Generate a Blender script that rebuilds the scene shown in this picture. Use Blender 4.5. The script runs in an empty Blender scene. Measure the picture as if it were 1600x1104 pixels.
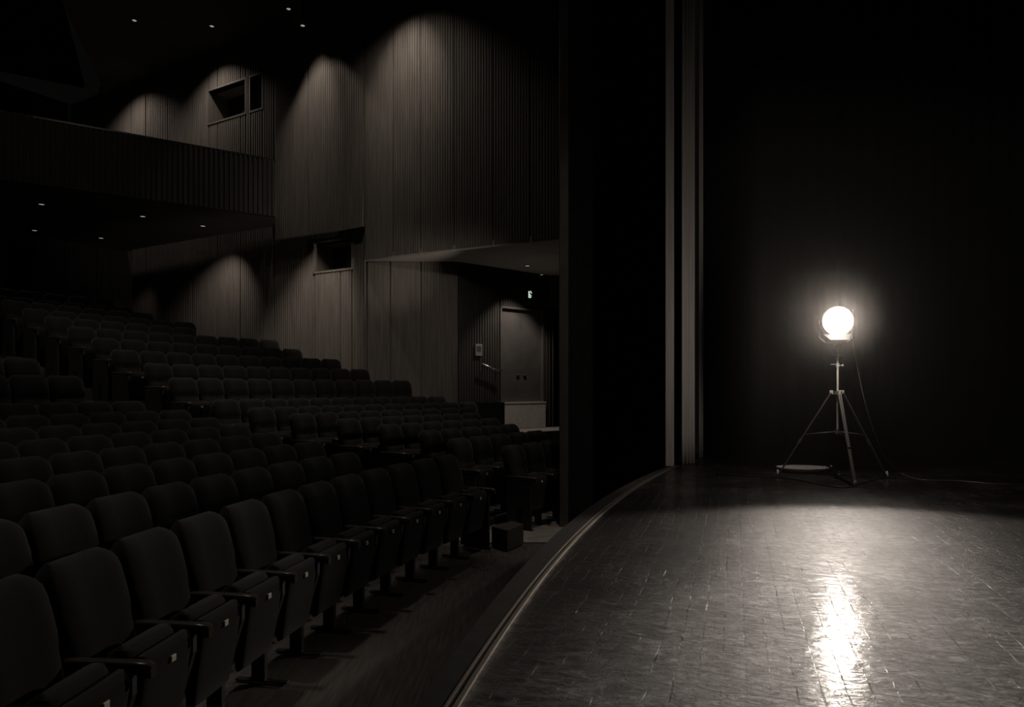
import bpy, bmesh, math, random
from mathutils import Vector, Matrix
random.seed(7)
PI = math.pi
scn = bpy.context.scene
COL = scn.collection

# ------------------------------------------------------------------ camera
EYE, FPX, HOR = 1.2, 1100.0, 606.0
cd = bpy.data.cameras.new('camera'); cam = bpy.data.objects.new('camera', cd); COL.objects.link(cam)
cam.location = (0, 0, EYE); cam.rotation_euler = (PI/2, 0, 0)
cd.sensor_width = 36; cd.lens = FPX/1600*36; cd.shift_y = (HOR-552)/1600
cd.clip_end = 200
scn.camera = cam

# ------------------------------------------------------------------ world, exposure
w = bpy.data.worlds.new('world'); scn.world = w; w.use_nodes = True
w.node_tree.nodes['Background'].inputs[0].default_value = (1, .93, .86, 1)
w.node_tree.nodes['Background'].inputs[1].default_value = 0.002
vs = scn.view_settings
vs.view_transform = 'Standard'; vs.look = 'None'; vs.exposure = 0.0; vs.gamma = 1; vs.use_curve_mapping = False
WARM = (1.0, .88, .78)

def link(o): COL.objects.link(o); return o

def spot(loc, target, watts, half_deg, blend=.15, size=.05, color=WARM, name='house_and_fill_spot'):
    l = bpy.data.lights.new(name, 'SPOT'); l.energy = watts; l.spot_size = math.radians(2*half_deg)
    l.spot_blend = blend; l.shadow_soft_size = size; l.color = color
    o = link(bpy.data.objects.new(name, l)); o.location = loc
    o.rotation_euler = (Vector(target)-Vector(loc)).to_track_quat('-Z', 'Y').to_euler()
    return o

# the stage lamp (its fixture is built further down)
LX, LY, LZ = 4.23, 9.20, 2.06
LDIR = Vector((-.27, -.963, 0.0)).normalized()
lamp_face = Vector((LX, LY, LZ)) + LDIR*.17
spot(lamp_face+LDIR*.03, lamp_face+LDIR*4+Vector((0, 0, .02)), 520, 49, .25, .12, (1, .88, .77), 'stage_lamp_beam')
ls = bpy.data.lights.new('added_lamp_spill', 'POINT'); ls.energy = 50; ls.shadow_soft_size = .05; ls.color = (1, .88, .78)  # bare point light added before the lens to imitate stray spill
lo_ = link(bpy.data.objects.new('added_lamp_spill', ls)); lo_.location = lamp_face+LDIR*.25

# house downlights washing the walls: (position, target, watts, half angle)
H_CEIL = EYE+9.9
WASH = [   # position, target, watts, half angle, blend
 ((-5.25, 17.15, H_CEIL-.1), (-5.2, 17.45, 0), 90, 37, .3),
 ((-2.95, 15.25, H_CEIL-.1), (-2.8, 16.3, 2), 160, 55, 1.0),
 ((-8.85, 19.6, H_CEIL-.1), (-8.75, 20.0, 0), 170, 62, 1.0),
 ((-12.3, 21.5, H_CEIL-.1), (-12.2, 21.9, 0), 170, 66, 1.0),
]
for p, t, e, h, b in WASH: spot(p, t, e, h, b)
spot((-5.25, 17.15, H_CEIL-.1), (-5.1, 18.2, EYE+7.3), 230, 20, 1.0)
spot((-2.95, 15.25, H_CEIL-.1), (-2.45, 16.9, EYE+7.2), 210, 26, 1.0)
LOWWASH = [
 ((-8.2, 19.0, EYE+4.3), (-8.5, 20.4, EYE+1.4), 85, 46, .9),
 ((-11.3, 20.9, EYE+4.3), (-12.2, 22.5, EYE+1.2), 14, 26, .9),
]
LOWWASH.append(((-12.0, 17.0, EYE+4.3), (-10.8, 15.9, EYE+1.5), 16, 45, .9))
for p, t, e, h, b in LOWWASH: spot(p, t, e, h, b)
spot((1.0, 14.2, EYE+1.5), (-3.5, 17.4, EYE+3.1), 260, 16, 1.0)  # added spot without a fitting, brightens the tip of the recess soffit
spot((.52, 9.5, 5.8), (-2.6, 17.6, 2.1), 330, 19, 1.0, .2)  # added stage-side fill for the lower wall panels and far seats
spot((.3, 18.0, EYE+.3), (.2, 17.6, EYE+3.1), 6, 80, 1.0, .2)  # added uplight standing in for bounce onto the recess soffit
spot((-4.9, 16.3, EYE+5.4), (-5.35, 18.7, EYE+.5), 380, 26, .8)
spot((.39, 18.0, EYE+3.05), (.45, 18.3, 0), 150, 48, .5)
# house fill spots added high over the audience, without fittings
for p, t, e, h in (((-4.5, 5.5, 11.3), (-4.6, 5.6, 0), 800, 26), ((-2.6, 11.2, 11.0), (-3.0, 12.6, 0), 1000, 24),
                   ((-6.5, 10.2, 11.5), (-7.8, 12.6, 1.5), 900, 25), ((-5, 9, 11.2), (-5.4, 9.2, 0), 40, 70)):
    spot(p, t, e, h, 1.0, .4)
spot((-4, 8, 11.2), (-9.4, 15.6, 6.2), 60, 24, 1.0, .3)  # added spot that lifts the balcony front
spot((.9, 8.0, 11.2), (.55, 9.9, -.8), 400, 10, .6, .1)

# ------------------------------------------------------------------ materials
def mat(name, col, rough=.6, metal=0., spec=.5, emit=None, estr=0.):
    m = bpy.data.materials.new(name); m.use_nodes = True
    b = m.node_tree.nodes['Principled BSDF']
    b.inputs['Base Color'].default_value = (*col, 1); b.inputs['Roughness'].default_value = rough
    b.inputs['Metallic'].default_value = metal; b.inputs['Specular IOR Level'].default_value = spec
    if emit: b.inputs['Emission Color'].default_value = (*emit, 1); b.inputs['Emission Strength'].default_value = estr
    return m, m.node_tree, b

def noisy(name, c1, c2, scale, rough=.6, metal=0., spec=.5, stretch=(1, 1, 1), bump=0., detail=4, rr=None):
    m, nt, b = mat(name, c1, rough, metal, spec)
    N, L = nt.nodes, nt.links
    tc = N.new('ShaderNodeTexCoord'); mp = N.new('ShaderNodeMapping'); mp.inputs['Scale'].default_value = stretch
    nz = N.new('ShaderNodeTexNoise'); nz.inputs['Scale'].default_value = scale; nz.inputs['Detail'].default_value = detail
    cr = N.new('ShaderNodeValToRGB'); cr.color_ramp.elements[0].color = (*c1, 1); cr.color_ramp.elements[1].color = (*c2, 1)
    cr.color_ramp.elements[0].position = .3; cr.color_ramp.elements[1].position = .7
    L.new(tc.outputs['Object'], mp.inputs[0]); L.new(mp.outputs[0], nz.inputs['Vector'])
    L.new(nz.outputs[0], cr.inputs[0]); L.new(cr.outputs[0], b.inputs['Base Color'])
    if rr:
        mr = N.new('ShaderNodeMapRange'); mr.inputs[3].default_value = rr[0]; mr.inputs[4].default_value = rr[1]
        L.new(nz.outputs[0], mr.inputs[0]); L.new(mr.outputs[0], b.inputs['Roughness'])
    if bump:
        bp = N.new('ShaderNodeBump'); bp.inputs['Strength'].default_value = bump; bp.inputs['Distance'].default_value = .01
        L.new(nz.outputs[0], bp.inputs['Height']); L.new(bp.outputs[0], b.inputs['Normal'])
    return m

def fabric(name, c1, c2):
    m = noisy(name, c1, c2, 260, .95, 0, .15, bump=.25)
    b = m.node_tree.nodes['Principled BSDF']
    b.inputs['Sheen Weight'].default_value = .10; b.inputs['Sheen Roughness'].default_value = .5
    return m

M = {}
M['fabric'] = fabric('seat_fabric', (.0075, .0068, .0064), (.0135, .0123, .0115))
M['shell'] = noisy('seat_shell', (.018, .017, .016), (.030, .028, .026), 30, .55)
M['arm'] = noisy('arm_wood', (.030, .025, .021), (.055, .046, .038), 14, .28, stretch=(8, 1, 8))
M['iron'] = noisy('black_iron', (.015, .015, .015), (.03, .03, .03), 40, .45)
M['plate'] = mat('number_plate_metal', (.60, .56, .50), .5, .5)[0]
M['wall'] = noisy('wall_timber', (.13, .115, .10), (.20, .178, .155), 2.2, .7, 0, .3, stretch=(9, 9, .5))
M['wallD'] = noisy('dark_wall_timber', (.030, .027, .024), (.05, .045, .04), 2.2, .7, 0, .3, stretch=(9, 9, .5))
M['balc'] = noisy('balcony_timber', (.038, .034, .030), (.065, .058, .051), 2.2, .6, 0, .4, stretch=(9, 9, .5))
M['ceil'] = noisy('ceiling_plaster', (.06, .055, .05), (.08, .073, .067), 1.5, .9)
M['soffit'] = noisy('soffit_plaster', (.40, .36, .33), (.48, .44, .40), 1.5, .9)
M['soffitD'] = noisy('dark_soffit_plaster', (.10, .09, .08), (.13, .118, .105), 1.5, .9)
M['concrete'] = noisy('concrete', (.20, .18, .165), (.32, .29, .26), 7, .85, bump=.2)
M['carpet'] = noisy('dark_carpet', (.045, .041, .037), (.075, .068, .062), 60, .95, 0, .2, bump=.2)
M['pit'] = noisy('pit_boards', (.05, .045, .040), (.105, .094, .084), 5, .6, stretch=(9, .6, 1), bump=.1)
M['band'] = noisy('edge_band', (.022, .020, .018), (.04, .036, .032), 9, .6, bump=.1)
M['brass'] = mat('edge_strip_metal', (.30, .27, .23), .45, .9)[0]
M['black'] = noisy('black_drape_and_shade', (.006, .006, .006), (.011, .0105, .010), 8, .95, 0, .1)  # drape colour, also laid on unlit surfaces as painted deep shade
M['grey'] = noisy('grey_drape', (.34, .32, .30), (.46, .43, .40), 3, .9, 0, .1, stretch=(12, 12, .4))
M['pros'] = noisy('dark_satin_panel', (.012, .0115, .011), (.018, .017, .016), 3, .55)
M['pale'] = noisy('pale_plaster', (.50, .47, .43), (.60, .565, .52), 6, .8)
M['door'] = noisy('door_paint', (.075, .070, .064), (.10, .092, .085), 3, .42)
M['steel'] = mat('satin_steel', (.55, .52, .48), .3, 1.)[0]
M['stand'] = mat('stand_metal', (.62, .59, .55), .5, .2)[0]
M['standD'] = mat('dark_stand_metal', (.13, .122, .113), .4, .2)[0]
M['housing'] = noisy('lamp_housing', (.22, .20, .18), (.30, .27, .245), 10, .5, .3)
M['rubber'] = mat('black_rubber', (.012, .012, .012), .6)[0]
M['glass'] = mat('dark_window_glass', (.01, .01, .01), .05)[0]
M['lens'] = mat('lamp_lens_light', (1, 1, 1), .4, emit=(1, .93, .84), estr=22)[0]
M['dl'] = mat('downlight_glow', (1, 1, 1), .4, emit=(1, .9, .8), estr=.3)[0]
M['sign'] = mat('sign_glow', (.6, .7, .6), .4, emit=(.82, 1, .84), estr=.9)[0]
M['dish'] = noisy('dish_enamel', (.55, .50, .46), (.66, .61, .56), 12, .5)

def stage_mat():
    m, nt, b = mat('worn_stage_boards', (.03, .03, .03), .3)
    N, L = nt.nodes, nt.links
    tc = N.new('ShaderNodeTexCoord'); mp = N.new('ShaderNodeMapping')
    mp.inputs['Rotation'].default_value = (0, 0, math.radians(17.5))   # boards run along local Y
    L.new(tc.outputs['Object'], mp.inputs[0])
    def nz(sc, st, det=6, dist=0., rough=.6):
        q = N.new('ShaderNodeMapping'); q.inputs['Scale'].default_value = st
        L.new(mp.outputs[0], q.inputs[0])
        n = N.new('ShaderNodeTexNoise'); n.inputs['Scale'].default_value = sc; n.inputs['Detail'].default_value = det
        n.inputs['Distortion'].default_value = dist; n.inputs['Roughness'].default_value = rough
        L.new(q.outputs[0], n.inputs['Vector']); return n.outputs[0]
    def mth(op, a, c, clamp=False):
        n = N.new('ShaderNodeMath'); n.operation = op; n.use_clamp = clamp
        for i, v in enumerate((a, c)):
            if isinstance(v, (int, float)): n.inputs[i].default_value = v
            elif v is not None: L.new(v, n.inputs[i])
        return n.outputs[0]
    def rng(a, f0, f1, t0, t1):
        n = N.new('ShaderNodeMapRange')
        for i, v in enumerate((f0, f1, t0, t1)): n.inputs[i+1].default_value = v
        L.new(a, n.inputs[0]); return n.outputs[0]
    broad = nz(1.1, (1, 1, 1), 5, .4)
    scuff = nz(9, (.9, 2.2, 1), 10, 1.6, .78)          # smears across the boards
    fine = nz(38, (1, 1.6, 1), 5, .6, .7)
    grain = nz(26, (3, .18, 1), 4, 0)                 # along the boards
    specks = nz(120, (1, 1, 1), 2)
    sx = N.new('ShaderNodeSeparateXYZ'); L.new(mp.outputs[0], sx.inputs[0])
    bw = mth('DIVIDE', sx.outputs[0], .095)
    wob = mth('MULTIPLY', rng(grain, .3, .7, -1, 1), .04)
    fr = mth('FRACT', mth('ADD', bw, wob), 0)
    gap = mth('LESS_THAN', mth('ABSOLUTE', mth('SUBTRACT', fr, .5), 0), .035)
    # gaps are filled along much of their length
    open_ = rng(nz(2.2, (5, 1.2, 1), 4), .43, .55, 0, 1)
    gap = mth('MULTIPLY', gap, open_)
    chips = mth('MULTIPLY', rng(nz(34, (1.6, .9, 1), 3, .5, .5), .60, .66, 0, 1), rng(nz(3, (1, 1, 1), 3), .45, .6, 0, 1))
    dark = mth('MAXIMUM', gap, mth('MULTIPLY', chips, .85))
    soft = nz(5, (1.0, 1.9, 1), 4, 1.0, .55)
    cell = N.new('ShaderNodeTexWhiteNoise'); cell.noise_dimensions = '1D'
    L.new(mth('FLOOR', mth('ADD', bw, .5), 0), cell.inputs['W'])
    v = mth('MULTIPLY', rng(scuff, .44, .60, 0, 1.1), rng(broad, .35, .65, .25, 1.1))
    v = mth('ADD', v, mth('MULTIPLY', rng(fine, .55, .75, 0, .45), 1))
    v = mth('MULTIPLY', v, rng(cell.outputs[0], 0, 1, .75, 1.1))
    cr = N.new('ShaderNodeValToRGB')
    cr.color_ramp.elements[0].color = (.006, .0053, .0048, 1); cr.color_ramp.elements[1].color = (.110, .091, .076, 1)
    cr.color_ramp.elements[1].position = 1.0
    e = cr.color_ramp.elements.new(.45); e.color = (.022, .019, .0165, 1)
    L.new(v, cr.inputs[0])
    mx = N.new('ShaderNodeMix'); mx.data_type = 'RGBA'; mx.inputs['B'].default_value = (.004, .004, .004, 1)
    L.new(dark, mx.inputs['Factor']); L.new(cr.outputs[0], mx.inputs['A'])
    L.new(mx.outputs['Result'], b.inputs['Base Color'])
    ro = mth('ADD', rng(scuff, .40, .62, .46, .33), rng(fine, .4, .7, -.03, .08))
    L.new(ro, b.inputs['Roughness'])
    L.new(rng(v, .05, .9, .22, .95), b.inputs['Specular IOR Level'])
    L.new(mth('MULTIPLY', mth('MULTIPLY', rng(scuff, .40, .58, .09, .36), rng(broad, .3, .7, .6, 1.1)), mth('SUBTRACT', 1, mth('MULTIPLY', dark, .9))), b.inputs['Coat Weight'])
    L.new(rng(fine, .35, .7, .11, .20), b.inputs['Coat Roughness'])
    hgt = mth('ADD', mth('MULTIPLY', scuff, .9), mth('MULTIPLY', fine, .35))
    hgt = mth('ADD', hgt, mth('MULTIPLY', grain, .12))
    hgt = mth('SUBTRACT', hgt, mth('MULTIPLY', gap, .8))
    bp = N.new('ShaderNodeBump'); bp.inputs['Strength'].default_value = .55; bp.inputs['Distance'].default_value = .012
    L.new(hgt, bp.inputs['Height']); L.new(bp.outputs[0], b.inputs['Normal']); 
    bp2 = N.new('ShaderNodeBump'); bp2.inputs['Strength'].default_value = .5; bp2.inputs['Distance'].default_value = .0075
    L.new(mth('SUBTRACT', mth('ADD', soft, mth('MULTIPLY', fine, .12)), mth('MULTIPLY', dark, .25)), bp2.inputs['Height']); L.new(bp2.outputs[0], b.inputs['Coat Normal'])
    return m
M['stage'] = stage_mat()

# ------------------------------------------------------------------ helpers
def V(*a): return Vector(a)

def add_box(bm, lo, hi, mtx=None):
    vs_ = [bm.verts.new((x, y, z)) for z in (lo[2], hi[2]) for y in (lo[1], hi[1]) for x in (lo[0], hi[0])]
    if mtx: 
        for v in vs_: v.co = mtx @ v.co
    for f in ((0, 2, 3, 1), (4, 5, 7, 6), (0, 1, 5, 4), (2, 6, 7, 3), (0, 4, 6, 2), (1, 3, 7, 5)):
        bm.faces.new([vs_[i] for i in f])

def add_prism(bm, poly, z0, z1):
    a = [bm.verts.new((p[0], p[1], z0)) for p in poly]; b = [bm.verts.new((p[0], p[1], z1)) for p in poly]
    n = len(poly)
    bm.faces.new(a[::-1]); bm.faces.new(b)
    for i in range(n): bm.faces.new((a[i], a[(i+1) % n], b[(i+1) % n], b[i]))

def frame_of(d):
    d = d.normalized(); u = d.orthogonal().normalized(); return u, d.cross(u).normalized()

def add_tube(bm, pts, r, n=8, caps=True):
    pts = [Vector(p) for p in pts]; rings = []
    rr = r if isinstance(r, (list, tuple)) else [r]*len(pts)
    d0 = (pts[1]-pts[0]).normalized(); u, v = frame_of(d0)
    for i, p in enumerate(pts):
        if i == 0: d = pts[1]-pts[0]
        elif i == len(pts)-1: d = pts[-1]-pts[-2]
        else: d = (pts[i+1]-pts[i]).normalized()+(pts[i]-pts[i-1]).normalized()
        d.normalize(); u = (u-d*u.dot(d)).normalized(); v = d.cross(u)
        rings.append([bm.verts.new(p+(u*math.cos(2*PI*k/n)+v*math.sin(2*PI*k/n))*rr[i]) for k in range(n)])
    for a, b in zip(rings, rings[1:]):
        for k in range(n): bm.faces.new((a[k], a[(k+1) % n], b[(k+1) % n], b[k]))
    if caps: bm.faces.new(rings[0][::-1]); bm.faces.new(rings[-1])

def add_lathe(bm, prof, origin, axis, n=32):
    """prof: list of (distance along axis, radius)"""
    axis = Vector(axis).normalized(); u, v = frame_of(axis); origin = Vector(origin); rings = []
    for t, r in prof:
        c = origin+axis*t
        rings.append([bm.verts.new(c+(u*math.cos(2*PI*k/n)+v*math.sin(2*PI*k/n))*max(r, 1e-4)) for k in range(n)])
    for a, b in zip(rings, rings[1:]):
        for k in range(n): bm.faces.new((a[k], a[(k+1) % n], b[(k+1) % n], b[k]))

def obj(name, bm, m, parent=None, smooth=False, bevel=0., auto=None):
    bmesh.ops.recalc_face_normals(bm, faces=bm.faces)
    me = bpy.data.meshes.new(name); bm.to_mesh(me); bm.free()
    me.materials.append(m)
    if smooth:
        for p in me.polygons: p.use_smooth = True
        if auto is not None: me.set_sharp_from_angle(angle=math.radians(auto))
    o = link(bpy.data.objects.new(name, me))
    if parent: o.parent = parent
    if bevel:
        md = o.modifiers.new('bevel', 'BEVEL'); md.width = bevel; md.segments = 3; md.limit_method = 'ANGLE'
    return o

def thing(name, label, cat, loc=(0, 0, 0), rotz=0., group=None):
    o = link(bpy.data.objects.new(name, None)); o.location = loc; o.rotation_euler = (0, 0, rotz)
    o.empty_display_size = .1
    o['label'] = label; o['category'] = cat
    if group: o['group'] = group
    return o

def tag(o, label, cat, group=None):
    o['label'] = label; o['category'] = cat
    if group: o['group'] = group
    return o

def struct(name, bm, m, label=None, **k):
    o = obj(name, bm, m, **k); o['kind'] = 'structure'
    if label: o['label'] = label
    return o

def ribbed(bm, P0, P1, rects, pitch=.08, depth=.018, joints=(), thick=.12, flat=()):
    """vertical battens on the side of the line P0-P1 that faces -Y; rects = (s0, s1, z0, z1) in metres along it"""
    P0, P1 = Vector((*P0, 0)), Vector((*P1, 0)); d = (P1-P0).normalized()
    n = Vector((d.y, -d.x, 0))
    if n.y > 0: n = -n
    for s0, s1, z0, z1 in rects:
        prof = []; s = s0
        jj = sorted(j for j in joints if s0 < j < s1)
        edges = [s0]+jj+[s1]
        for a, b in zip(edges, edges[1:]):
            k = max(1, round((b-a-.03)/pitch)); p = (b-a-.03)/k
            isflat = any(f0 <= (a+b)/2 <= f1 for f0, f1 in flat)
            prof.append((a, -.03)); prof.append((a+.015, -.03))
            if isflat: prof += [(a+.016, depth*.5), (b-.016, depth*.5)]
            else:
                for i in range(k):
                    q = a+.015+i*p
                    prof += [(q+p*.06, depth), (q+p*.62, depth), (q+p*.68, 0), (q+p*.98, 0)]
            prof.append((b-.015, -.03)); prof.append((b, -.03))
        lo = [bm.verts.new(P0+d*s+n*q+V(0, 0, z0)) for s, q in prof]
        hi = [bm.verts.new(P0+d*s+n*q+V(0, 0, z1)) for s, q in prof]
        for i in range(len(prof)-1): bm.faces.new((lo[i], lo[i+1], hi[i+1], hi[i]))
        bl = [bm.verts.new(P0+d*s-n*thick+V(0, 0, z)) for z in (z0, z1) for s in (s0, s1)]
        bm.faces.new((bl[0], bl[2], bl[3], bl[1]))
        bm.faces.new(lo+[bl[1], bl[0]]); bm.faces.new(hi[::-1]+[bl[2], bl[3]])
        bm.faces.new((lo[0], hi[0], bl[2], bl[0])); bm.faces.new((lo[-1], bl[1], bl[3], hi[-1]))
    return d, n

def on_line(P0, P1, px):
    """distance along P0-P1 at which the line is seen at picture column px"""
    u = (px-800)/FPX; d = (Vector(P1)-Vector(P0)).normalized()
    return (u*P0[1]-P0[0])/(d.x-u*d.y)

# ------------------------------------------------------------------ stage floor and its curved edge
C_IN, R_IN = (31.27, -3.43), 32.05
C_OUT, R_OUT = (26.40, -1.85), 27.14
def arc(c, r, y): return (c[0]-math.sqrt(r*r-(y-c[1])**2), y)
ys = [-3+.25*i for i in range(56)]
ys = [y for y in ys if y <= 10.78]+[10.8]
inner = [arc(C_IN, R_IN, y) for y in ys]
outer = [(min(arc(C_OUT, R_OUT, y)[0], arc(C_IN, R_IN, y)[0]-.15), y) for y in ys]
bm = bmesh.new()
add_prism(bm, inner+[(2.62, 10.95), (2.62, 12.9), (14, 12.9), (14, -3)], -.25, 0)
struct('floor_stage', bm, M['stage'], 'worn dark timber stage floor')
bm = bmesh.new(); add_prism(bm, outer+[(2.44, 10.9), (2.62, 10.95)]+inner[::-1], -.25, -.001)
struct('trim_stage_edge', bm, M['band'])
bm = bmesh.new(); add_prism(bm, [(x+.06, y) for x, y in outer]+[(2.50, 10.9), (3.2, 10.9), (3.2, -3)], -.82, -.25)
struct('wall_stage_front', bm, M['pros'])
bm = bmesh.new(); add_tube(bm, [(x-.012, y, .0) for x, y in inner], .014, 6)
struct('trim_edge_strip', bm, M['brass'])
bm = bmesh.new(); add_tube(bm, [(x-.055, y, -.002) for x, y in inner], .009, 6)
struct('trim_edge_channel', bm, M['brass'])

# ------------------------------------------------------------------ seating geometry
s_ = .54/.56
CX, CY, R1, SP, PITCH, SEATH = 13.8*s_, 2.4*s_, 16.1*s_, .75*s_, .54, 1.165
DROP = [.835, .74, .655, .575, .495, .415, .32, .19, -.18, -.44, -.69, -.93, -1.17, -1.39, -1.58, -1.79, -1.95, -2.2]
NEAR_END = [.443, .374, .392, .396, .408, .418, .424, .414, .392, .385]
FAR_A = [.524, .504, .52, .514, .505, .49, .48, .475, .462, .465, .46, .465, .465, .465, .465, .465, .465, .465]
FAR_B = [.629, .679, .676, .709, .720, .748, .772, .776, .745, .72, .692, .674, .655, .605, .603, .588, .584, .579]
def zfl(k): return EYE-DROP[k]-SEATH
def pol(R, th, z=0.): return Vector((CX-R*math.cos(th), CY+R*math.sin(th), z))
ZF = zfl(0)

# walls of the house
WA = (-3.66, 17.6); WB = (-12.3, 22.75)                 # long side wall, under and above the balcony
BK = (-16.6, 16.1)                                      # back wall end
def beyond(p):                                          # behind the side wall or the back wall
    def side(a, b): return (b[0]-a[0])*(p.y-a[1])-(b[1]-a[1])*(p.x-a[0])
    return side(WA, WB) < -.3*9 if p.x < WA[0] else p.y > 17.3

# base floor
bm = bmesh.new()
add_prism(bm, [(-18, -3), (3.2, -3), (3.2, 16.5), (-.5, 17.4), (-4.2, 17.45), (-12.2, 22.4), (-16.4, 16.2), (-18, 14)], ZF-.25, ZF-.012)
struct('floor_house', bm, M['pit'])
# concrete cross aisle in front of the far block
bm = bmesh.new()
add_prism(bm, [(.04, 9.12), (1.3, 9.12), (2.3, 10.85), (2.3, 12.3), (.3, 12.6), (-1.2, 10.6), (-.62, 9.05)], ZF-.012, ZF+.004)
struct('floor_aisle', bm, M['concrete'])
# terraces
for k in range(1, 18):
    bm = bmesh.new(); R = R1+SP*k
    r0, r1 = R-.50, (R+.223 if k < 17 else R+1.2)
    hi = .80 if k < 8 else .78
    ths = []; th = -.16
    while th <= hi:
        p = pol(r1, th)
        dline = Vector((WB[0]-WA[0], WB[1]-WA[1])).normalized()
        rel = Vector((p.x-WA[0], p.y-WA[1])); cr = dline.x*rel.y-dline.y*rel.x
        # cr < 0: behind the side wall
        if (p.x < WA[0]+.1 and cr < .15) or (p.x >= WA[0]+.1 and p.y > 17.4): break
        ths.append(th); th += .012
    a = [pol(r0, t) for t in ths]; b = [pol(r1, t) for t in ths][::-1]
    add_prism(bm, [(p.x, p.y) for p in a+b], ZF-.011, zfl(k)-.002)
    o = struct('floor_terrace', bm, M['carpet'])
    # pale nosing on the tread in the aisle and at the far side
    bm = bmesh.new()
    ta, tb = (NEAR_END[k] if k < 10 else .385)+.006, FAR_A[k]-.006
    n = 5; q = [ta+(tb-ta)*i/n for i in range(n+1)]
    add_prism(bm, [tuple(pol(r0-.004, t)[:2]) for t in q]+[tuple(pol(r0+.03, t)[:2]) for t in q][::-1], zfl(k)-.03, zfl(k)+.003)
    struct('trim_nosing', bm, M['arm'])
    # half step in the aisle
    if k >= 8:
        bm = bmesh.new()
        add_prism(bm, [tuple(pol(r0-.34, t)[:2]) for t in q]+[tuple(pol(r0-.004, t)[:2]) for t in q][::-1], zfl(k-1)-.002, (zfl(k-1)+zfl(k))/2)
        struct('floor_half_step', bm, M['carpet'])

# ------------------------------------------------------------------ the auditorium seat
def loft(bm, rings):
    vr = [[bm.verts.new(p) for p in r] for r in rings]; n = len(vr[0])
    for a, b in zip(vr, vr[1:]):
        for k in range(n): bm.faces.new((a[k], a[(k+1) % n], b[(k+1) % n], b[k]))
    bm.faces.new(vr[0][::-1]); bm.faces.new(vr[-1])

def superring(c, ux, uy, a, b, n=24, e=.45):
    out = []
    for k in range(n):
        t = 2*PI*k/n; x, y = math.cos(t), math.sin(t)
        out.append(c+ux*(a*math.copysign(abs(x)**e, x))+uy*(b*math.copysign(abs(y)**e, y)))
    return out

def back_mesh(crease):
    bm = bmesh.new(); rings = []
    H = SEATH
    path = [(.36, -.150), (.40, -.155), (.50, -.145), (.60, -.128), (.68, -.112), (.74, -.098), (.80, -.084), (.84, -.076), (.88, -.066), (.96, -.046), (1.04, -.022), (1.09, -.004), (1.125, .010), (1.15, .022), (1.162, .030), (1.165, .036)]
    for i, (z, y) in enumerate(path):
        t = (z-.36)/(H-.36)
        hw = .240-.006*t+.022*max(0, min(1, (z-.78)/.09))
        th = .074
        if z > 1.05: f = (z-1.05)/(H-1.05); hw -= .075*f**2.5; th = .074*math.sqrt(max(.04, 1-f**3.0))
        if i == 0: hw, th = .22, .03
        bul = 0.
        if crease: th *= {.80: .93, .84: .62, .88: .93}.get(z, 1.0)
        c = V(0, y, z); d = V(0, .22, 1).normalized(); uy = V(0, 1, -.22).normalized()
        ring = superring(c, V(1, 0, 0), uy, hw, th, 32, .5)
        for p in ring:                                   # shallow hollow between soft side bolsters
            if (p-c).dot(uy) < 0: p += uy*.018*max(0., 1-((p.x)/(.55*hw))**2)
        rings.append(ring)
    loft(bm, rings); return bm

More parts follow.
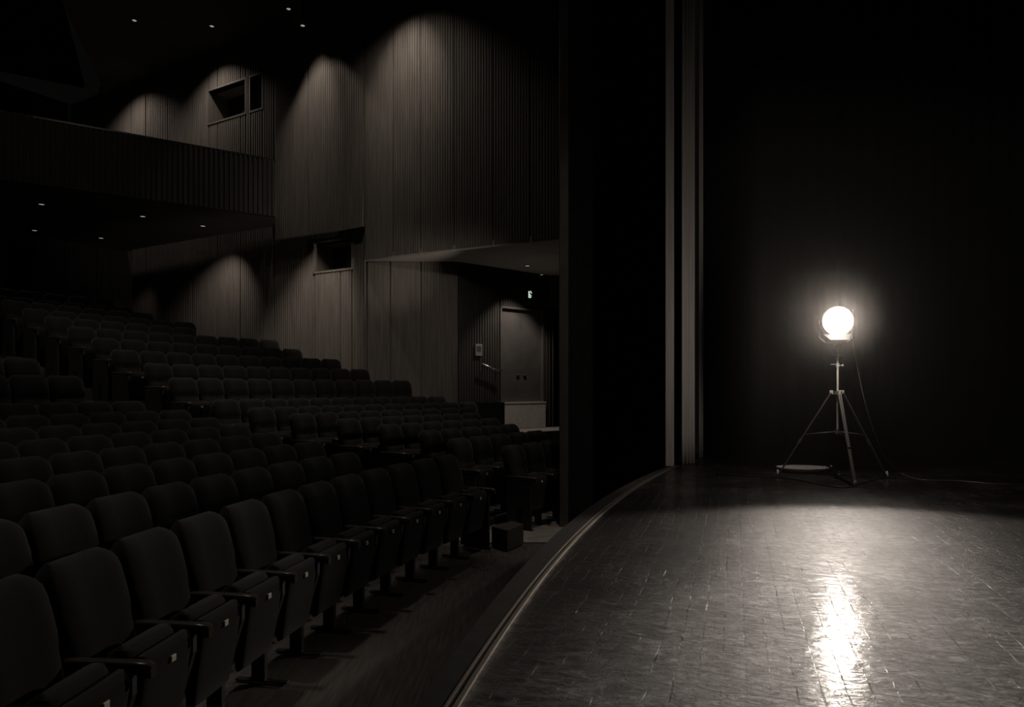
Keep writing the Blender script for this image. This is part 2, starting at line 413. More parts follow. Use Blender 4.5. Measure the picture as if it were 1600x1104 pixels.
def make_seat(crease, name='auditorium_seat'):
    t = thing(name, 'x', 'seat')
    o = obj('backrest', back_mesh(crease), M['fabric'], t, smooth=True, auto=60)
    # rear shell
    bm = bmesh.new()
    loft(bm, [superring(V(0, y, z), V(1, 0, 0), V(0, 1, 0), .225, .012, 12, .4) for z, y in ((.34, -.10), (.60, -.062), (.85, -.01), (1.02, .035))])
    obj('back_shell', bm, M['shell'], t, smooth=True, auto=50)
    # tipped-up cushion (fabric pad) and its pan
    bm = bmesh.new()
    rings = []
    for z, y, b in ((.33, -.265, .05), (.36, -.275, .070), (.50, -.295, .078), (.64, -.315, .082), (.71, -.328, .080), (.748, -.336, .066), (.768, -.342, .038)):
        rings.append(superring(V(0, y, z), V(1, 0, 0), V(0, 1, 0), .214 if z < .74 else .192, b, 24, .4))
    loft(bm, rings); obj('seat_cushion', bm, M['fabric'], t, smooth=True, auto=60)
    bm = bmesh.new(); rings = []
    for z, y, b in ((.25, -.385, .012), (.268, -.390, .034), (.40, -.408, .042), (.60, -.434, .046), (.68, -.446, .046), (.72, -.448, .038), (.742, -.446, .020)):
        rings.append(superring(V(0, y, z), V(1, 0, 0), V(0, 1, 0), .214 if .28 < z < .72 else .192, b, 24, .4))
    loft(bm, rings); pan = obj('seat_pan', bm, M['fabric'], t, smooth=True, auto=60)
    bm = bmesh.new(); add_box(bm, (-.02, -.502, .650), (.02, -.482, .682)); obj('number_plate', bm, M['plate'], t, bevel=.002)
    # standard on the near side of the seat with its foot, and the armrest
    def side(x):
        bm = bmesh.new()
        poly = [(-.10, .70), (-.47, .70), (-.47, .60), (-.40, .38), (-.34, .30), (-.20, .30), (-.12, .45)]
        lo = [bm.verts.new((x-.018, y, z)) for y, z in poly]; hi_ = [bm.verts.new((x+.018, y, z)) for y, z in poly]
        bm.faces.new(lo); bm.faces.new(hi_[::-1])
        for i in range(len(poly)):
            j = (i+1) % len(poly); bm.faces.new((lo[i], lo[j], hi_[j], hi_[i]))
        st = obj('standard', bm, M['shell'], t)
        bm = bmesh.new(); add_box(bm, (x-.022, -.34, 0), (x+.022, -.24, .31)); obj('leg', bm, M['iron'], t, bevel=.006)
        bm = bmesh.new(); add_box(bm, (x-.024, -.50, .0), (x+.024, -.12, .014)); obj('foot', bm, M['iron'], t, bevel=.004)
        bm = bmesh.new(); rings = []
        for y, z, a, b in ((-.06, .735, .018, .010), (-.075, .735, .024, .017), (-.20, .738, .026, .020), (-.40, .735, .029, .022), (-.48, .728, .031, .030), (-.542, .718, .031, .036), (-.562, .712, .025, .028)):
            rings.append(superring(V(x, y, z), V(1, 0, 0), V(0, 0, 1), a, b, 16, .5))
        loft(bm, rings); obj('armrest', bm, M['arm'], t, smooth=True, auto=50)
    return t, side

def build_proto(crease, ends=0):
    t, side = make_seat(crease)
    side(-PITCH/2)
    if ends == 1: side(PITCH/2)
    if ends == 1 or ends == 3:       # panel closing the row on its far side
        bm = bmesh.new(); add_box(bm, (PITCH/2-.02, -.48, .02), (PITCH/2+.022, -.08, .70)); obj('end_panel', bm, M['shell'], t, bevel=.01)
    if ends == 2:                    # panel closing the row on the near side
        bm = bmesh.new(); add_box(bm, (-PITCH/2-.022, -.48, .02), (-PITCH/2+.02, -.08, .70)); obj('end_panel', bm, M['shell'], t, bevel=.01)
    return t

def dup(root):
    r = root.copy(); link(r)
    for ch in list(root.children):
        c = ch.copy(); link(c); c.parent = r
    return r

ORD = ['zeroth', 'first', 'second', 'third', 'fourth', 'fifth', 'sixth', 'seventh', 'eighth', 'ninth', 'tenth', 'eleventh', 'twelfth', 'thirteenth', 'fourteenth', 'fifteenth', 'sixteenth', 'seventeenth', 'eighteenth']
protos = {}; used = set()
def seat_at(k, th, kind, label, group):
    key = kind
    if key not in protos: protos[key] = build_proto(kind[0], kind[1]); used.add(key); o = protos[key]
    else: o = dup(protos[key])
    R = R1+SP*k
    o.location = pol(R, th, zfl(k)); o.rotation_euler = (0, 0, PI/2-th)
    o['label'] = label; o['group'] = group
    return o
for k in range(10):
    R = R1+SP*k; dth = PITCH/R; j = 0; th = NEAR_END[k]-dth/2
    while True:
        p = pol(R, th); px = 800+FPX*p.x/p.y if p.y > .3 else -9999
        if px < -75 or p.y < 1.0: break
        row = 'front row' if k == 0 else ORD[k+1]+' row'
        pos = 'aisle seat' if j == 0 else ORD[j+1]+' seat from the aisle'
        look = 'dark smooth-backed tip-up seat' if k == 0 else 'dark crease-backed tip-up seat'
        seat_at(k, th, (k > 0, 1 if j == 0 else 0), f'{look}, near block, {row}, {pos}', f'near block seats, {row}')
        j += 1; th -= dth
for k in range(18):
    R = R1+SP*k; n = max(2, round((FAR_B[k]-FAR_A[k])*R/PITCH)); dth = PITCH/R
    for j in range(n):
        th = FAR_A[k]+dth*(j+.5)
        row = 'front row' if k == 0 else ORD[k+1]+' row'
        pos = 'aisle seat' if j == 0 else ORD[j+1]+' seat from the aisle'
        seat_at(k, th, (True, 2 if j == 0 else (1 if j == n-1 else 0)), f'dark tip-up seat, far block by the side wall, {row}, {pos}', f'far block seats, {row}')
print('SEATS', sum(1 for o in COL.objects if o.type == 'EMPTY'))

# dark step block at the aisle end of the front row
bm = bmesh.new()
add_prism(bm, [(-.06, 8.62), (.15, 9.02), (.0, 9.25), (-.26, 8.88)], ZF+.004, ZF+.26)
tag(obj('step_block', bm, M['carpet'], bevel=.01), 'low dark step block at the aisle end of the front row', 'step')

# ------------------------------------------------------------------ side wall (under and over the balcony)
Z0 = ZF-.3
SL = math.hypot(WB[0]-WA[0], WB[1]-WA[1])
def S(px): return on_line(WA, WB, px)
jt = [S(p) for p in (490, 532, 428, 376, 340, 300, 262, 228)]
bm = bmesh.new()
zlow1 = EYE+9.9
wl0, wl1 = S(550), S(492)                       # lower window
wz0, wz1 = EYE+3.05, EYE+3.78
ux0, ux1 = S(384), S(327); uz0, uz1 = EYE+7.78, EYE+8.72
vx0, vx1 = S(410), S(392)
ribbed(bm, WA, WB, [(0, wl0, Z0, EYE+4.05), (wl0, wl1, Z0, wz0), (wl0, wl1, wz1, EYE+4.05), (wl1, SL, Z0, EYE+4.05),
                    (.0, vx0, EYE+4.05, zlow1), (vx0, vx1, EYE+4.05, uz0), (vx0, vx1, uz1, zlow1),
                    (vx1, ux0, EYE+4.05, zlow1), (ux0, ux1, EYE+4.05, uz0), (ux0, ux1, uz1, zlow1), (ux1, SL, EYE+4.05, zlow1), (SL, SL+3.7, EYE+4.76, zlow1)],
       .085, .016, jt, .2)
struct('wall_side', bm, M['wall'], 'ribbed timber side wall of the auditorium')
dW = Vector((WB[0]-WA[0], WB[1]-WA[1], 0)).normalized(); nW = Vector((dW.y, -dW.x, 0)); nW = -nW if nW.y > 0 else nW
def wpt(s, off, z): return Vector((WA[0], WA[1], 0))+dW*s+nW*off+V(0, 0, z)
wn = 0
for a, b, z0, z1 in ((wl0, wl1, wz0, wz1), (ux0, ux1, uz0, uz1), (vx0, vx1, uz0, uz1)):
    wn += 1
    def slab(bm, s0, s1, o0, o1, za, zb):
        ps = [wpt(s0, o0, 0), wpt(s1, o0, 0), wpt(s1, o1, 0), wpt(s0, o1, 0)]
        add_prism(bm, [(p.x, p.y) for p in ps], za, zb)
    bm = bmesh.new()
    for q in ((a, b, -.7, .03, z0-.05, z0), (a, b, -.7, .03, z1, z1+.05), (a-.05, a, -.7, .03, z0-.05, z1+.05), (b, b+.05, -.7, .03, z0-.05, z1+.05)):
        slab(bm, *q)
    fo = struct('window_%d' % wn, bm, M['wall'])
    bm = bmesh.new(); slab(bm, a-.02, b+.02, -.66, -.64, z0, z1); obj('pane', bm, M['glass'], fo)
    bm = bmesh.new(); slab(bm, a-.05, b+.05, -.78, -.72, z0-.05, z1+.05); obj('back_board', bm, M['black'], fo)

# back wall with a dark doorway
bm = bmesh.new()
WL = math.hypot(BK[0]-WB[0], BK[1]-WB[1])
d0, d1 = on_line(WB, BK, 50), on_line(WB, BK, 10)
# built on the side that faces the stage
dB = Vector((BK[0]-WB[0], BK[1]-WB[1], 0)).normalized()
dt = EYE+4.2
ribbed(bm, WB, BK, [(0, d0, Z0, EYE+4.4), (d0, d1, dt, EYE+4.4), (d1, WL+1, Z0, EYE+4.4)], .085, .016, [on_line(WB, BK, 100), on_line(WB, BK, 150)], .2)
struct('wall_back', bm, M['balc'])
bm = bmesh.new(); ribbed(bm, (-15.45, 24.55), (-20.0, 17.0), [(0, 8.8, EYE+4.76, zlow1)], .085, .016, [], .2); struct('wall_back_upper', bm, M['black'])  # black colour stands in for the deep shade above the balcony
nB = Vector((dB.y, -dB.x, 0)); nB = -nB if nB.y > 0 else nB
bm = bmesh.new()
ps = [Vector((WB[0], WB[1], 0))+dB*s-nB*o for s, o in ((d0-.3, .5), (d1+.3, .5), (d1+.3, .6), (d0-.3, .6))]
add_prism(bm, [(p.x, p.y) for p in ps], Z0, dt+.3); struct('wall_doorway', bm, M['black'])  # black sheet in place of the unlit corridor behind the doorway

# middle wall bay standing forward (picture columns 430..568)
MA, MB = (-3.69, 17.5), (-6.42, 19.05)
bm = bmesh.new(); ml = math.hypot(MB[0]-MA[0], MB[1]-MA[1])
ribbed(bm, MA, MB, [(0, ml, EYE+4.02, EYE+9.9)], .075, .018, [on_line(MA, MB, 482)], .35)
struct('wall_bay', bm, M['wall'])

# the big bay over the door recess (570..875)
BA, BB = (-3.66, 17.5), (1.06, 14.9)
bl = math.hypot(BB[0]-BA[0], BB[1]-BA[1])
js = [on_line(BA, BB, p) for p in (615, 658, 710, 771, 829)]
bm = bmesh.new()
ribbed(bm, BA, BB, [(0, bl, EYE+3.2, EYE+10.6)], .072, .016, js, .25, flat=((0, js[0]),))
struct('wall_box_bay', bm, M['wall'], 'tall ribbed timber bay above the exit')
# soffit under it
bm = bmesh.new(); add_prism(bm, [(-3.66, 17.5), (1.06, 14.9), (3.2, 14.9), (3.2, 20.2), (1.1, 19.75), (-1.25, 17.62)], EYE+3.15, EYE+3.3)
struct('ceiling_recess', bm, M['soffit'])
# wall below it, left of the recess
LA, LB = (-3.62, 17.6), (-1.35, 17.6)
bm = bmesh.new()
ribbed(bm, LA, LB, [(0, 2.27, Z0, EYE+3.15)], .075, .014, [on_line(LA, LB, 610), on_line(LA, LB, 658)], .2, flat=((0, on_line(LA, LB, 658)),))
struct('wall_lower', bm, M['wall'])
# recess wall with the door
RA, RB = (-1.35, 17.6), (1.03, 19.7)
rl = math.hypot(RB[0]-RA[0], RB[1]-RA[1]); s0, s1 = on_line(RA, RB, 781), on_line(RA, RB, 849)
zs, zt = EYE-.39, EYE+2.16
bm = bmesh.new()
ribbed(bm, RA, RB, [(0, s0, Z0, EYE+3.15), (s0, s1, zt, EYE+3.15), (s0, s1, Z0, zs-.02), (s1, rl, Z0, EYE+3.15)], .085, .02, [], .2)
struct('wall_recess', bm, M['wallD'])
dR = Vector((RB[0]-RA[0], RB[1]-RA[1], 0)).normalized(); nR = Vector((dR.y, -dR.x, 0)); nR = -nR if nR.y > 0 else nR
def rslab(bm, a, b, o0, o1, za, zb):
    ps = [Vector((*RA, 0))+dR*s+nR*o for s, o in ((a, o0), (b, o0), (b, o1), (a, o1))]
    add_prism(bm, [(p.x, p.y) for p in ps], za, zb)
ang = math.atan2(dR.y, dR.x)
bm = bmesh.new(); rslab(bm, s0, s0+.05, -.12, .03, zs, zt); rslab(bm, s1-.05, s1, -.12, .03, zs, zt); rslab(bm, s0, s1, -.12, .03, zt-.05, zt)
dr = struct('door_1', bm, M['door'], 'dark double exit door raised above the seats')
mid = (s0+s1)/2
for a, b in ((s0+.055, mid-.006), (mid+.006, s1-.055)):
    bm = bmesh.new(); rslab(bm, a, b, -.09, -.045, zs+.02, zt-.055); leaf = obj('door_leaf', bm, M['door'], dr, bevel=.004)
    hx = b-.12 if a < mid-.2 else a+.12
    bm = bmesh.new(); rslab(bm, hx-.05, hx+.05, -.045, -.01, EYE+.33, EYE+.355); obj('handle', bm, M['steel'], leaf, bevel=.005)
bm = bmesh.new(); rslab(bm, s0-.02, s1+.02, -.12, .10, zs-.02, zs+.015); struct('trim_door_sill', bm, M['pale'])
bm = bmesh.new(); rslab(bm, s0, s1, .0, .09, EYE-1.08, zs-.02); struct('wall_below_door', bm, M['pale'], 'pale panel under the exit door')
# landing floor before the door and the dark cheek wall to its left
bm = bmesh.new(); rslab(bm, .15, rl+.4, .0, 1.3, Z0, EYE-1.09); struct('floor_landing', bm, M['concrete'])
bm = bmesh.new(); rslab(bm, s0-.95, s0-.02, .12, .22, EYE-1.09, EYE-.37); struct('wall_cheek', bm, M['black'])
# right return of the recess, with a dark passage opening
bm = bmesh.new()
add_box(bm, (1.03, 19.65, Z0), (1.06, 19.85, EYE+3.15)); add_box(bm, (1.06, 19.65, EYE+2.2), (3.2, 19.85, EYE+3.15))
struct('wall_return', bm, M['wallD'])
bm = bmesh.new(); add_box(bm, (1.0, 20.4, Z0), (3.2, 20.5, EYE+3.15)); struct('wall_passage', bm, M['black'])
bm = bmesh.new(); add_box(bm, (1.115, 19.6, EYE-1.09), (1.15, 19.65, EYE+2.05)); struct('trim_passage', bm, M['arm'])
# handrail
bm = bmesh.new()
def rp(s, o, z): return Vector((*RA, 0))+dR*s+nR*o+V(0, 0, z)
hr = thing('handrail', 'thin dark handrail on the wall left of the exit door', 'handrail', rp(s0-.55, .05, EYE+.3))
inv = hr.location.copy()
add_tube(bm, [rp(s0-.72, .14, EYE+.62)-inv, rp(s0-.35, .14, EYE+.50)-inv, rp(s0-.06, .16, EYE+.46)-inv], .02, 10); obj('rail', bm, M['steel'], hr, smooth=True)
for q, zq in ((s0-.6, .58), (s0-.15, .47)):
    bm = bmesh.new(); add_tube(bm, [rp(q, .0, EYE+zq-.06)-inv, rp(q, .14, EYE+zq-.01)-inv], .01, 8); obj('bracket', bm, M['steel'], hr, smooth=True)
# pale wall panel plate
sp_ = on_line(RA, RB, 746)
pp = rp(sp_, .021, 0)
cp = thing('call_panel', 'small pale wall panel with grille left of the exit door', 'wall panel', rp(sp_, .05, EYE+.97), ang)
bm = bmesh.new(); add_box(bm, (-.11, -.015, -.15), (.11, .03, .15)); obj('face_plate', bm, M['housing'], cp, bevel=.006)
for i in range(5):
    pass
bm = bmesh.new()
for i in range(5): add_box(bm, (-.07+i*.03, -.019, -.05), (-.055+i*.03, -.014, .10))
obj('grille', bm, M['iron'], cp)
# exit sign with a running figure
sg = thing('exit_sign', 'small glowing exit sign above the double door', 'sign', rp(on_line(RA, RB, 825), .05, EYE+2.55), ang)
bm = bmesh.new(); add_box(bm, (-.11, -.02, -.12), (.11, .03, .12)); obj('sign_box', bm, M['iron'], sg, bevel=.004)
bm = bmesh.new()
add_box(bm, (-.045, -.026, -.10), (-.015, -.021, .08)); add_box(bm, (-.015, -.026, -.10), (.03, -.021, -.075))
add_box(bm, (.03, -.026, -.085), (.05, -.021, -.02)); add_box(bm, (-.015, -.026, -.03), (.03, -.021, -.008))
add_box(bm, (.02, -.026, .03), (.075, -.021, .05)); add_lathe(bm, [(0, .001), (0, .016), (.004, .016), (.004, .001)], (.035, -.025, .075), (0, 1, 0), 12)
obj('pictogram', bm, M['sign'], sg)

# ------------------------------------------------------------------ balcony
PA, PB = (-6.05, 18.0), (-12.9, 13.35)
pl = math.hypot(PB[0]-PA[0], PB[1]-PA[1])
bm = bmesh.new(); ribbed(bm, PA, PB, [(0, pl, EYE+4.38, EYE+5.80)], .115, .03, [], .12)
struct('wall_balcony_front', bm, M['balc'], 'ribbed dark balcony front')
bm = bmesh.new(); ribbed(bm, PA, PB, [(-.02, pl, EYE+5.80, EYE+5.84)], 20, .03, [], .15)
struct('trim_balcony_rail', bm, M['arm'])
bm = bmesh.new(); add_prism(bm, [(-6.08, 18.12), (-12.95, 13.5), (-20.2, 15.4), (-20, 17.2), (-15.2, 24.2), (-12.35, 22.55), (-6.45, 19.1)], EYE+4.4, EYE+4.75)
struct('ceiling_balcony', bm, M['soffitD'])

# ------------------------------------------------------------------ main ceiling
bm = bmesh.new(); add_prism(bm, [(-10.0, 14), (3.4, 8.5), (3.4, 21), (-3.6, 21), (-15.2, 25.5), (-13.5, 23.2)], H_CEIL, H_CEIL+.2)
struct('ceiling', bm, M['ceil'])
bm = bmesh.new(); add_prism(bm, [(-20, 5), (-3, 2), (3.4, 8.5), (-10, 14), (-16.4, 27), (-21, 24)], H_CEIL+1.6, H_CEIL+1.8)
struct('ceiling_upper', bm, M['black'])

# downlights, round recessed fittings
def downlight(loc, r, label, tilt=None):
    t = thing('ceiling_downlight', label, 'downlight', loc, 0, 'ceiling downlights')
    bm = bmesh.new(); add_lathe(bm, [(0, r*.72), (.0, r), (.02, r*1.02), (.02, r*.72)], (0, 0, -.02), (0, 0, 1), 20)
    obj('trim_ring', bm, M['iron'], t, smooth=True, auto=40)
    bm = bmesh.new(); add_lathe(bm, [(-.006, .001), (-.006, r*.70), (.006, r*.72), (.006, .001)], (0, 0, -.012), (0, 0, 1), 20)
    obj('lens', bm, M['dl'], t)
def ceil_pt(px, py, zrel):
    Y = zrel*FPX/(HOR-py); return ((px-800)/FPX*Y, Y, EYE+zrel)
for px, py, lb in ((210, 31, 'small ceiling downlight, leftmost of those above the balcony'), (331, 40, 'small ceiling downlight above the projection window'),
                   (451, 13, 'ceiling downlight, upper one of the close pair over the ribbed bay'), (473, 39, 'ceiling downlight, lower one of the close pair over the ribbed bay')):
    downlight(ceil_pt(px, py, 9.9 if px < 460 else 9.2), .075, lb)
    if px > 460:
        hg = ceil_pt(px, py, 9.2); bm = bmesh.new(); add_tube(bm, [V(0, 0, .02), V(0, 0, .69)], .02, 10)
        obj('hanging_rod', bm, M['iron'], [o for o in COL.objects if o.get('category') == 'downlight'][-1], smooth=True)
for px, py, lb in ((65, 318, 'downlight under the balcony, nearest the left picture edge'), (317, 352, 'downlight under the balcony nearest the side wall'),
                   (223, 337, 'dim downlight under the middle of the balcony front'), (54, 359, 'downlight under the balcony above the back doorway'), (158, 371, 'rearmost downlight under the balcony near the back corner')):
    downlight(ceil_pt(px, py, 4.4), .085, lb)
downlight(ceil_pt(824, 414, 3.15), .085, 'downlight in the pale soffit in front of the exit door')
downlight(ceil_pt(846, 428, 3.15), .07, 'dim downlight at the far edge of the pale soffit by the door')

# ------------------------------------------------------------------ proscenium side
bm = bmesh.new(); add_box(bm, (.69, 10.12, ZF-.01), (.81, 10.32, 12)); struct('wall_pilaster', bm, M['door'])
bm = bmesh.new()
pts = []
for i in range(13):
    t = i/12; x = 1.18+(2.37-1.18)*t; y = 12.6-1.65*t+.25*math.sin(PI*t); pts.append((x, y))
add_prism(bm, pts+[(2.45, 11.1), (1.3, 13.1)], ZF-.01, 12); struct('wall_proscenium', bm, M['pros'], smooth=False)
bm = bmesh.new(); add_prism(bm, [(.79, 10.3), (.82, 10.25), (1.18, 10.62), (1.29, 11.2), (1.30, 12.62), (1.32, 13.1), (1.26, 13.1), (1.25, 11.22), (1.14, 10.68)], ZF-.01, 12); struct('wall_proscenium_return', bm, M['black'])
bm = bmesh.new(); add_tube(bm, [(1.6, 12.35, 0), (2.0, 11.6, 0), (2.36, 10.9, 0)], .012, 6); struct('trim_ledge', bm, M['arm'])
bm = bmesh.new(); add_box(bm, (2.375, 10.88, -.001), (2.505, 11.0, 12)); struct('wall_proscenium_post', bm, M['grey'])
bm = bmesh.new(); add_prism(bm, [(2.505, 11.0), (2.60, 11.2), (2.60, 13), (2.44, 13), (2.44, 11.0)], 0.001, 12); struct('wall_wing_return', bm, M['black'])

def curtain(name, P, Q, amp, folds, z0, z1, m, label, seed, steps=14):
    rnd = random.Random(seed); bm = bmesh.new()
    P, Q = Vector((*P, 0)), Vector((*Q, 0)); d = (Q-P); n = Vector((d.y, -d.x, 0)).normalized()
    N = folds*steps; ph = [rnd.uniform(.7, 1.25) for _ in range(folds+1)]
    lo, hi_ = [], []
    zs_ = [z0, z0+.5, z0+2, z0+5, z1]
    rows_ = []
    for zi, z in enumerate(zs_):
        r = []
        for i in range(N+1):
            t = i/N; a = ph[int(min(folds-.001, t*folds))]
            off = amp*a*math.sin(2*PI*t*folds)*(1 if zi else 1.12)
            r.append(bm.verts.new(P+d*t+n*off+V(0, 0, z)))
        rows_.append(r)
    for a, b in zip(rows_, rows_[1:]):
        for i in range(N): bm.faces.new((a[i], a[i+1], b[i+1], b[i]))
    o = obj(name, bm, m, smooth=True)
    md = o.modifiers.new('thickness', 'SOLIDIFY'); md.thickness = .008; md.offset = 0
    return tag(o, label, 'curtain')
curtain('stage_curtain', (2.64, 10.95), (2.92, 11.25), .025, 4, .005, 11.5, M['grey'], 'grey gathered house curtain beside the pale proscenium post', 1)
curtain('stage_leg_curtain', (3.20, 12.05), (3.34, 12.3), .02, 2, .005, 11.5, M['grey'], 'narrow grey leg curtain edge next to the black backdrop', 2)
curtain('black_backdrop', (3.36, 12.65), (13.5, 12.65), .05, 30, .005, 11.8, M['black'], 'black gathered backdrop curtain behind the lit stage lamp', 3)
curtain('black_leg_curtain', (2.66, 12.4), (3.2, 12.62), .02, 3, .005, 11.5, M['black'], 'black leg curtain between the two grey curtains', 4)

# ------------------------------------------------------------------ stage lamp on its tripod stand
HEAD = Vector((4.255, 9.20, 0))
st = thing('lamp_stand', 'tall black tripod stand carrying the lit stage lamp', 'lamp stand', HEAD)
def gp(px, py, z=0.):                      # a point on the stage floor seen at px, py
    Y = (EYE-z)*FPX/(py-HOR); return Vector(((px-800)/FPX*Y, Y, z))
feet = [gp(1215, 743), gp(1337, 761), gp(1386, 746)]
topz = EYE-.04
bm = bmesh.new(); add_tube(bm, [V(0, 0, .62), V(0, 0, 1.728)], .013, 12); obj('pole', bm, M['stand'], st, smooth=True, auto=50)
bm = bmesh.new(); add_lathe(bm, [(0, .02), (0, .055), (.045, .055), (.045, .02)], (0, 0, topz-.045), (0, 0, 1), 20)
col = obj('collar', bm, M['standD'], st, smooth=True, auto=40)
hubz = .66
bm = bmesh.new(); add_lathe(bm, [(0, .012), (0, .028), (.07, .028), (.07, .012)], (0, 0, hubz-.06), (0, 0, 1), 16); obj('hub', bm, M['standD'], st, smooth=True, auto=40)
for f in feet:
    f = f-HEAD; d = V(f.x, f.y, 0).normalized()
    top = d*.075+V(0, 0, topz-.02); side_ = V(-d.y, d.x, 0)*.012
    kn = top.lerp(f, .62)
    bm = bmesh.new()
    for sgn in (-1, 1): add_tube(bm, [top+side_*sgn, top.lerp(f, .985)+side_*sgn*.7], .0105, 8)
    leg = obj('leg', bm, M['standD'], st, smooth=True, auto=50)
    bm = bmesh.new(); add_tube(bm, [top.lerp(f, .55), top.lerp(f, .60)], .021, 10); obj('leg_clamp', bm, M['standD'], leg, smooth=True, auto=50)
    bm = bmesh.new(); add_lathe(bm, [(0, .004), (.0, .016), (.03, .022), (.06, .018), (.09, .010)], (f.x, f.y, .001), (0, 0, 1), 14); obj('foot', bm, M['stand'], leg, smooth=True)
    bm = bmesh.new(); add_box(bm, (-.012, -.02, 0), (.012, .02, .05), Matrix.Translation(top-V(0, 0, .02)) @ Matrix.Rotation(math.atan2(d.y, d.x)-PI/2, 4, 'Z')); obj('hinge', bm, M['stand'], leg, bevel=.003)
    bm = bmesh.new(); add_tube(bm, [V(0, 0, hubz-.03)+d*.02, kn*.0+top.lerp(f, .49)], .006, 6); obj('brace', bm, M['standD'], st, smooth=True)
for z, s in ((1.62, 1), (1.50, -1)):
    bm = bmesh.new(); add_lathe(bm, [(0, .014), (0, .021), (.05, .021), (.05, .014)], (0, 0, z-.025), (0, 0, 1), 14); obj('clamp', bm, M['stand'], st, smooth=True, auto=40)
    bm = bmesh.new(); add_tube(bm, [V(-.09, 0, z+.01), V(.0, 0, z+.01)], .004, 6); add_tube(bm, [V(0, 0, z), V(.055, -.01, z-.005)], .006, 6); add_lathe(bm, [(0, .004), (0, .017), (.016, .017), (.016, .004)], (.055, -.01, z-.005), (1, -.2, 0), 10)
    obj('knob', bm, M['stand'], st, smooth=True, auto=40)

lamp = thing('stage_lamp', 'round glowing stage lamp with open barn door on the tripod', 'stage lamp', (LX, LY, LZ))
F = LDIR.copy(); Sd = V(-F.y, F.x, 0); Up = V(0, 0, 1)      # Sd: towards picture right?
if Sd.x < 0: Sd = -Sd
bm = bmesh.new()
add_lathe(bm, [(-.20, .05), (-.20, .12), (-.10, .165), (.05, .180), (.16, .186), (.165, .190), (.17, .186), (.17, .172), (.14, .172), (.14, .03)], (0, 0, 0), F, 40)
obj('housing', bm, M['housing'], lamp, smooth=True, auto=40)
bm = bmesh.new(); add_lathe(bm, [(.145, .001), (.160, .05), (.165, .11), (.160, .168)], (0, 0, 0), F, 40)
obj('lens', bm, M['lens'], lamp, smooth=True)
for i in range(4):
    bm = bmesh.new(); add_lathe(bm, [(-.15+i*.035, .150+i*.008), (-.15+i*.035, .166+i*.007), (-.14+i*.035, .166+i*.007), (-.14+i*.035, .150+i*.008)], (0, 0, 0), F, 32)
    obj('cooling_fin', bm, M['housing'], lamp, smooth=True, auto=40)
# yoke: U-shaped flat bar around the housing
bm = bmesh.new()
path = [Sd*-.205+Up*.06, Sd*-.212+Up*-.10, Sd*-.195+Up*-.20, Sd*-.13+Up*-.262, Sd*.0+Up*-.275, Sd*.13+Up*-.262, Sd*.19+Up*-.21, Sd*.208+Up*-.10, Sd*.205+Up*.16]
vs2 = []
for i, p in enumerate(path):
    a = path[max(0, i-1)]; b = path[min(len(path)-1, i+1)]; tn = (b-a).normalized(); nn = tn.cross(F).normalized()*.004
    w2 = F*.022
    vs2.append([bm.verts.new(p+nn+w2), bm.verts.new(p-nn+w2), bm.verts.new(p-nn-w2), bm.verts.new(p+nn-w2)])
for a, b in zip(vs2, vs2[1:]):
    for k in range(4): bm.faces.new((a[k], a[(k+1) % 4], b[(k+1) % 4], b[k]))
bm.faces.new(vs2[0]); bm.faces.new(vs2[-1][::-1])
obj('yoke', bm, M['stand'], lamp)
for s in (-1, 1):
    bm = bmesh.new(); add_lathe(bm, [(0, .004), (0, .024), (.022, .024), (.022, .004)], Sd*(.19*s), Sd*s, 14); obj('yoke_knob', bm, M['stand'], lamp, smooth=True, auto=40)
bm = bmesh.new(); add_tube(bm, [V(0, 0, -.33), V(0, 0, -.272)], .019, 12); obj('spigot', bm, M['stand'], lamp, smooth=True, auto=40)
# lower barn-door flap, below the lens
bm = bmesh.new()
q = [Sd*-.175+Up*-.165+F*.17, Sd*.165+Up*-.165+F*.17, Sd*.115+Up*-.245+F*.24, Sd*-.10+Up*-.245+F*.24]
v1 = [bm.verts.new(p) for p in q]; v2 = [bm.verts.new(p-Up*.004-F*.002) for p in q]
bm.faces.new(v1); bm.faces.new(v2[::-1])
for i in range(4): bm.faces.new((v1[i], v2[i], v2[(i+1) % 4], v1[(i+1) % 4]))
obj('barn_door', bm, M['iron'], lamp)

# power cable
bm = bmesh.new()
def at(px, py, Y, ): return Vector(((px-800)/FPX*Y, Y, EYE+(HOR-py)/FPX*Y))
cp_ = [at(1332, 497, 9.30), at(1333, 515, 9.28), at(1333, 540, 9.2), at(1340, 575, 9.2), at(1350, 622, 9.22), at(1362, 664, 9.3), at(1376, 700, 9.4), at(1392, 725, 9.55), gp(1412, 742)+V(0, 0, .012), gp(1440, 750)+V(0, 0, .008), gp(1500, 752)+V(0, 0, .008), gp(1560, 757)+V(0, 0, .008), gp(1640, 758)+V(0, 0, .008)]
def smooth_path(P, n=6):
    out = []
    for i in range(len(P)-1):
        p0, p1, p2, p3 = P[max(0, i-1)], P[i], P[i+1], P[min(len(P)-1, i+2)]
        for j in range(n):
            t = j/n; out.append(.5*((2*p1)+(p2-p0)*t+(2*p0-5*p1+4*p2-p3)*t*t+(3*p1-p0-3*p2+p3)*t**3))
    return out+[P[-1]]
add_tube(bm, smooth_path(cp_), .0065, 8)
tag(obj('power_cable', bm, M['standD'], smooth=True), 'thin cable hanging from the lit lamp down to the stage floor', 'cable')
bm = bmesh.new()
cp_ = [gp(1120, 741), gp(1165, 744), gp(1210, 746), gp(1250, 751), gp(1290, 759), gp(1322, 762), gp(1345, 756), gp(1375, 748), gp(1400, 747)]
add_tube(bm, smooth_path([p+V(0, 0, .008) for p in cp_]), .007, 8)
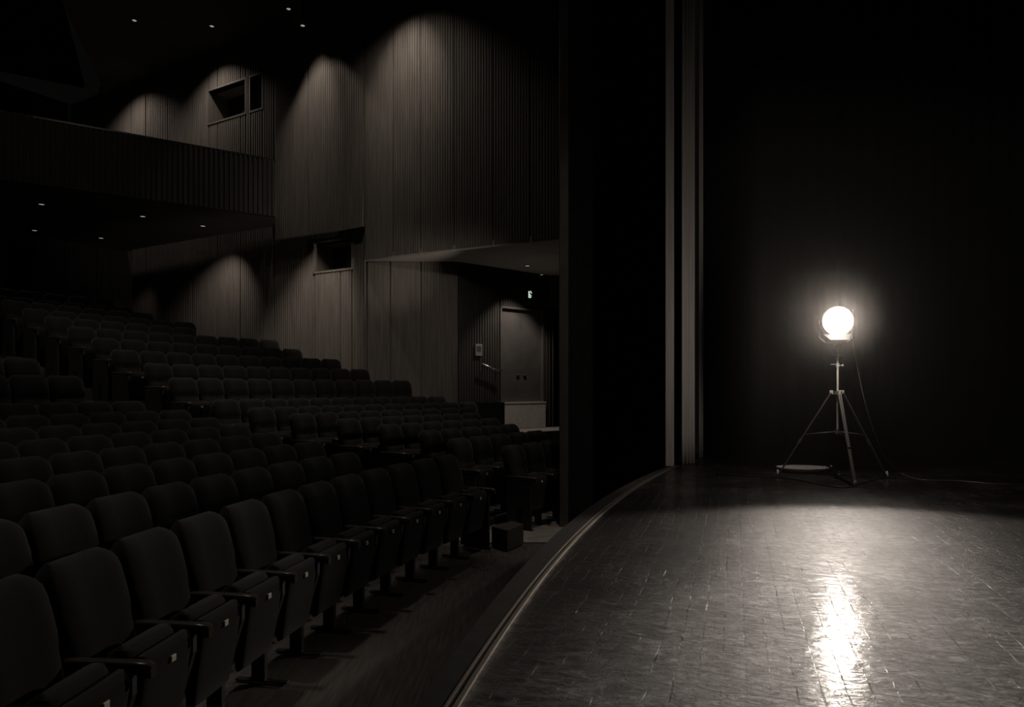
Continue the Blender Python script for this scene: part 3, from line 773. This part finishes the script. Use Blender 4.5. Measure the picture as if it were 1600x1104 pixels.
tag(obj('floor_cable', bm, M['rubber'], smooth=True), 'black cable lying on the stage in front of the tripod feet', 'cable')

# pale dish on the floor behind the stand, with two small fittings
dc = gp(1267, 741)+V(0, .28, 0)
ds = thing('metal_dish', 'shallow pale metal dish lying on stage under the tripod', 'dish', dc)
bm = bmesh.new(); add_lathe(bm, [(.0, .001), (.0, .235), (.055, .325), (.065, .365), (.073, .365), (.064, .322), (.010, .23), (.010, .001)], (0, 0, .002), (0, 0, 1), 36)
for v in bm.verts: v.co.y *= .72
obj('bowl', bm, M['dish'], ds, smooth=True, auto=40)
for px in (1283, 1299):
    q = at(px, 734, dc.y)-dc; 
    bm = bmesh.new(); add_lathe(bm, [(0, .003), (.0, .012), (.03, .012), (.03, .003)], (q.x, -.12 if px < 1290 else .0, .072), (0, 0, 1), 10); obj('wing_nut', bm, M['stand'], ds, smooth=True, auto=40)
b_ = gp(1311, 742)
bm = bmesh.new(); add_lathe(bm, [(0, .004), (0, .02), (.012, .02), (.03, .008), (.05, .014), (.06, .004)], (0, 0, 0), (0, 0, 1), 12)
o = obj('loose_knob', bm, M['stand'], smooth=True, auto=40); o.location = b_+V(0, 0, .001); tag(o, 'tiny metal knob on the stage right of the pale dish', 'knob')

# ------------------------------------------------------------------ added haze box imitating lens bloom round the lamp
hz = bpy.data.materials.new('lamp_bloom_haze'); hz.use_nodes = True
nt = hz.node_tree; nt.nodes.remove(nt.nodes['Principled BSDF'])
vsn = nt.nodes.new('ShaderNodeVolumeScatter'); vsn.inputs['Density'].default_value = .022; vsn.inputs['Anisotropy'].default_value = .3
vsn.inputs['Color'].default_value = (1, .95, .9, 1)
nt.links.new(vsn.outputs[0], nt.nodes['Material Output'].inputs['Volume'])
bm = bmesh.new(); add_box(bm, (2.95, 8.4, .02), (8.6, 12.0, 5.2))
hzo = obj('lamp_bloom_haze', bm, hz); hzo['kind'] = 'stuff'; hzo['label'] = 'added thin haze imitating bloom round the lit stage lamp'; hzo['category'] = 'haze'
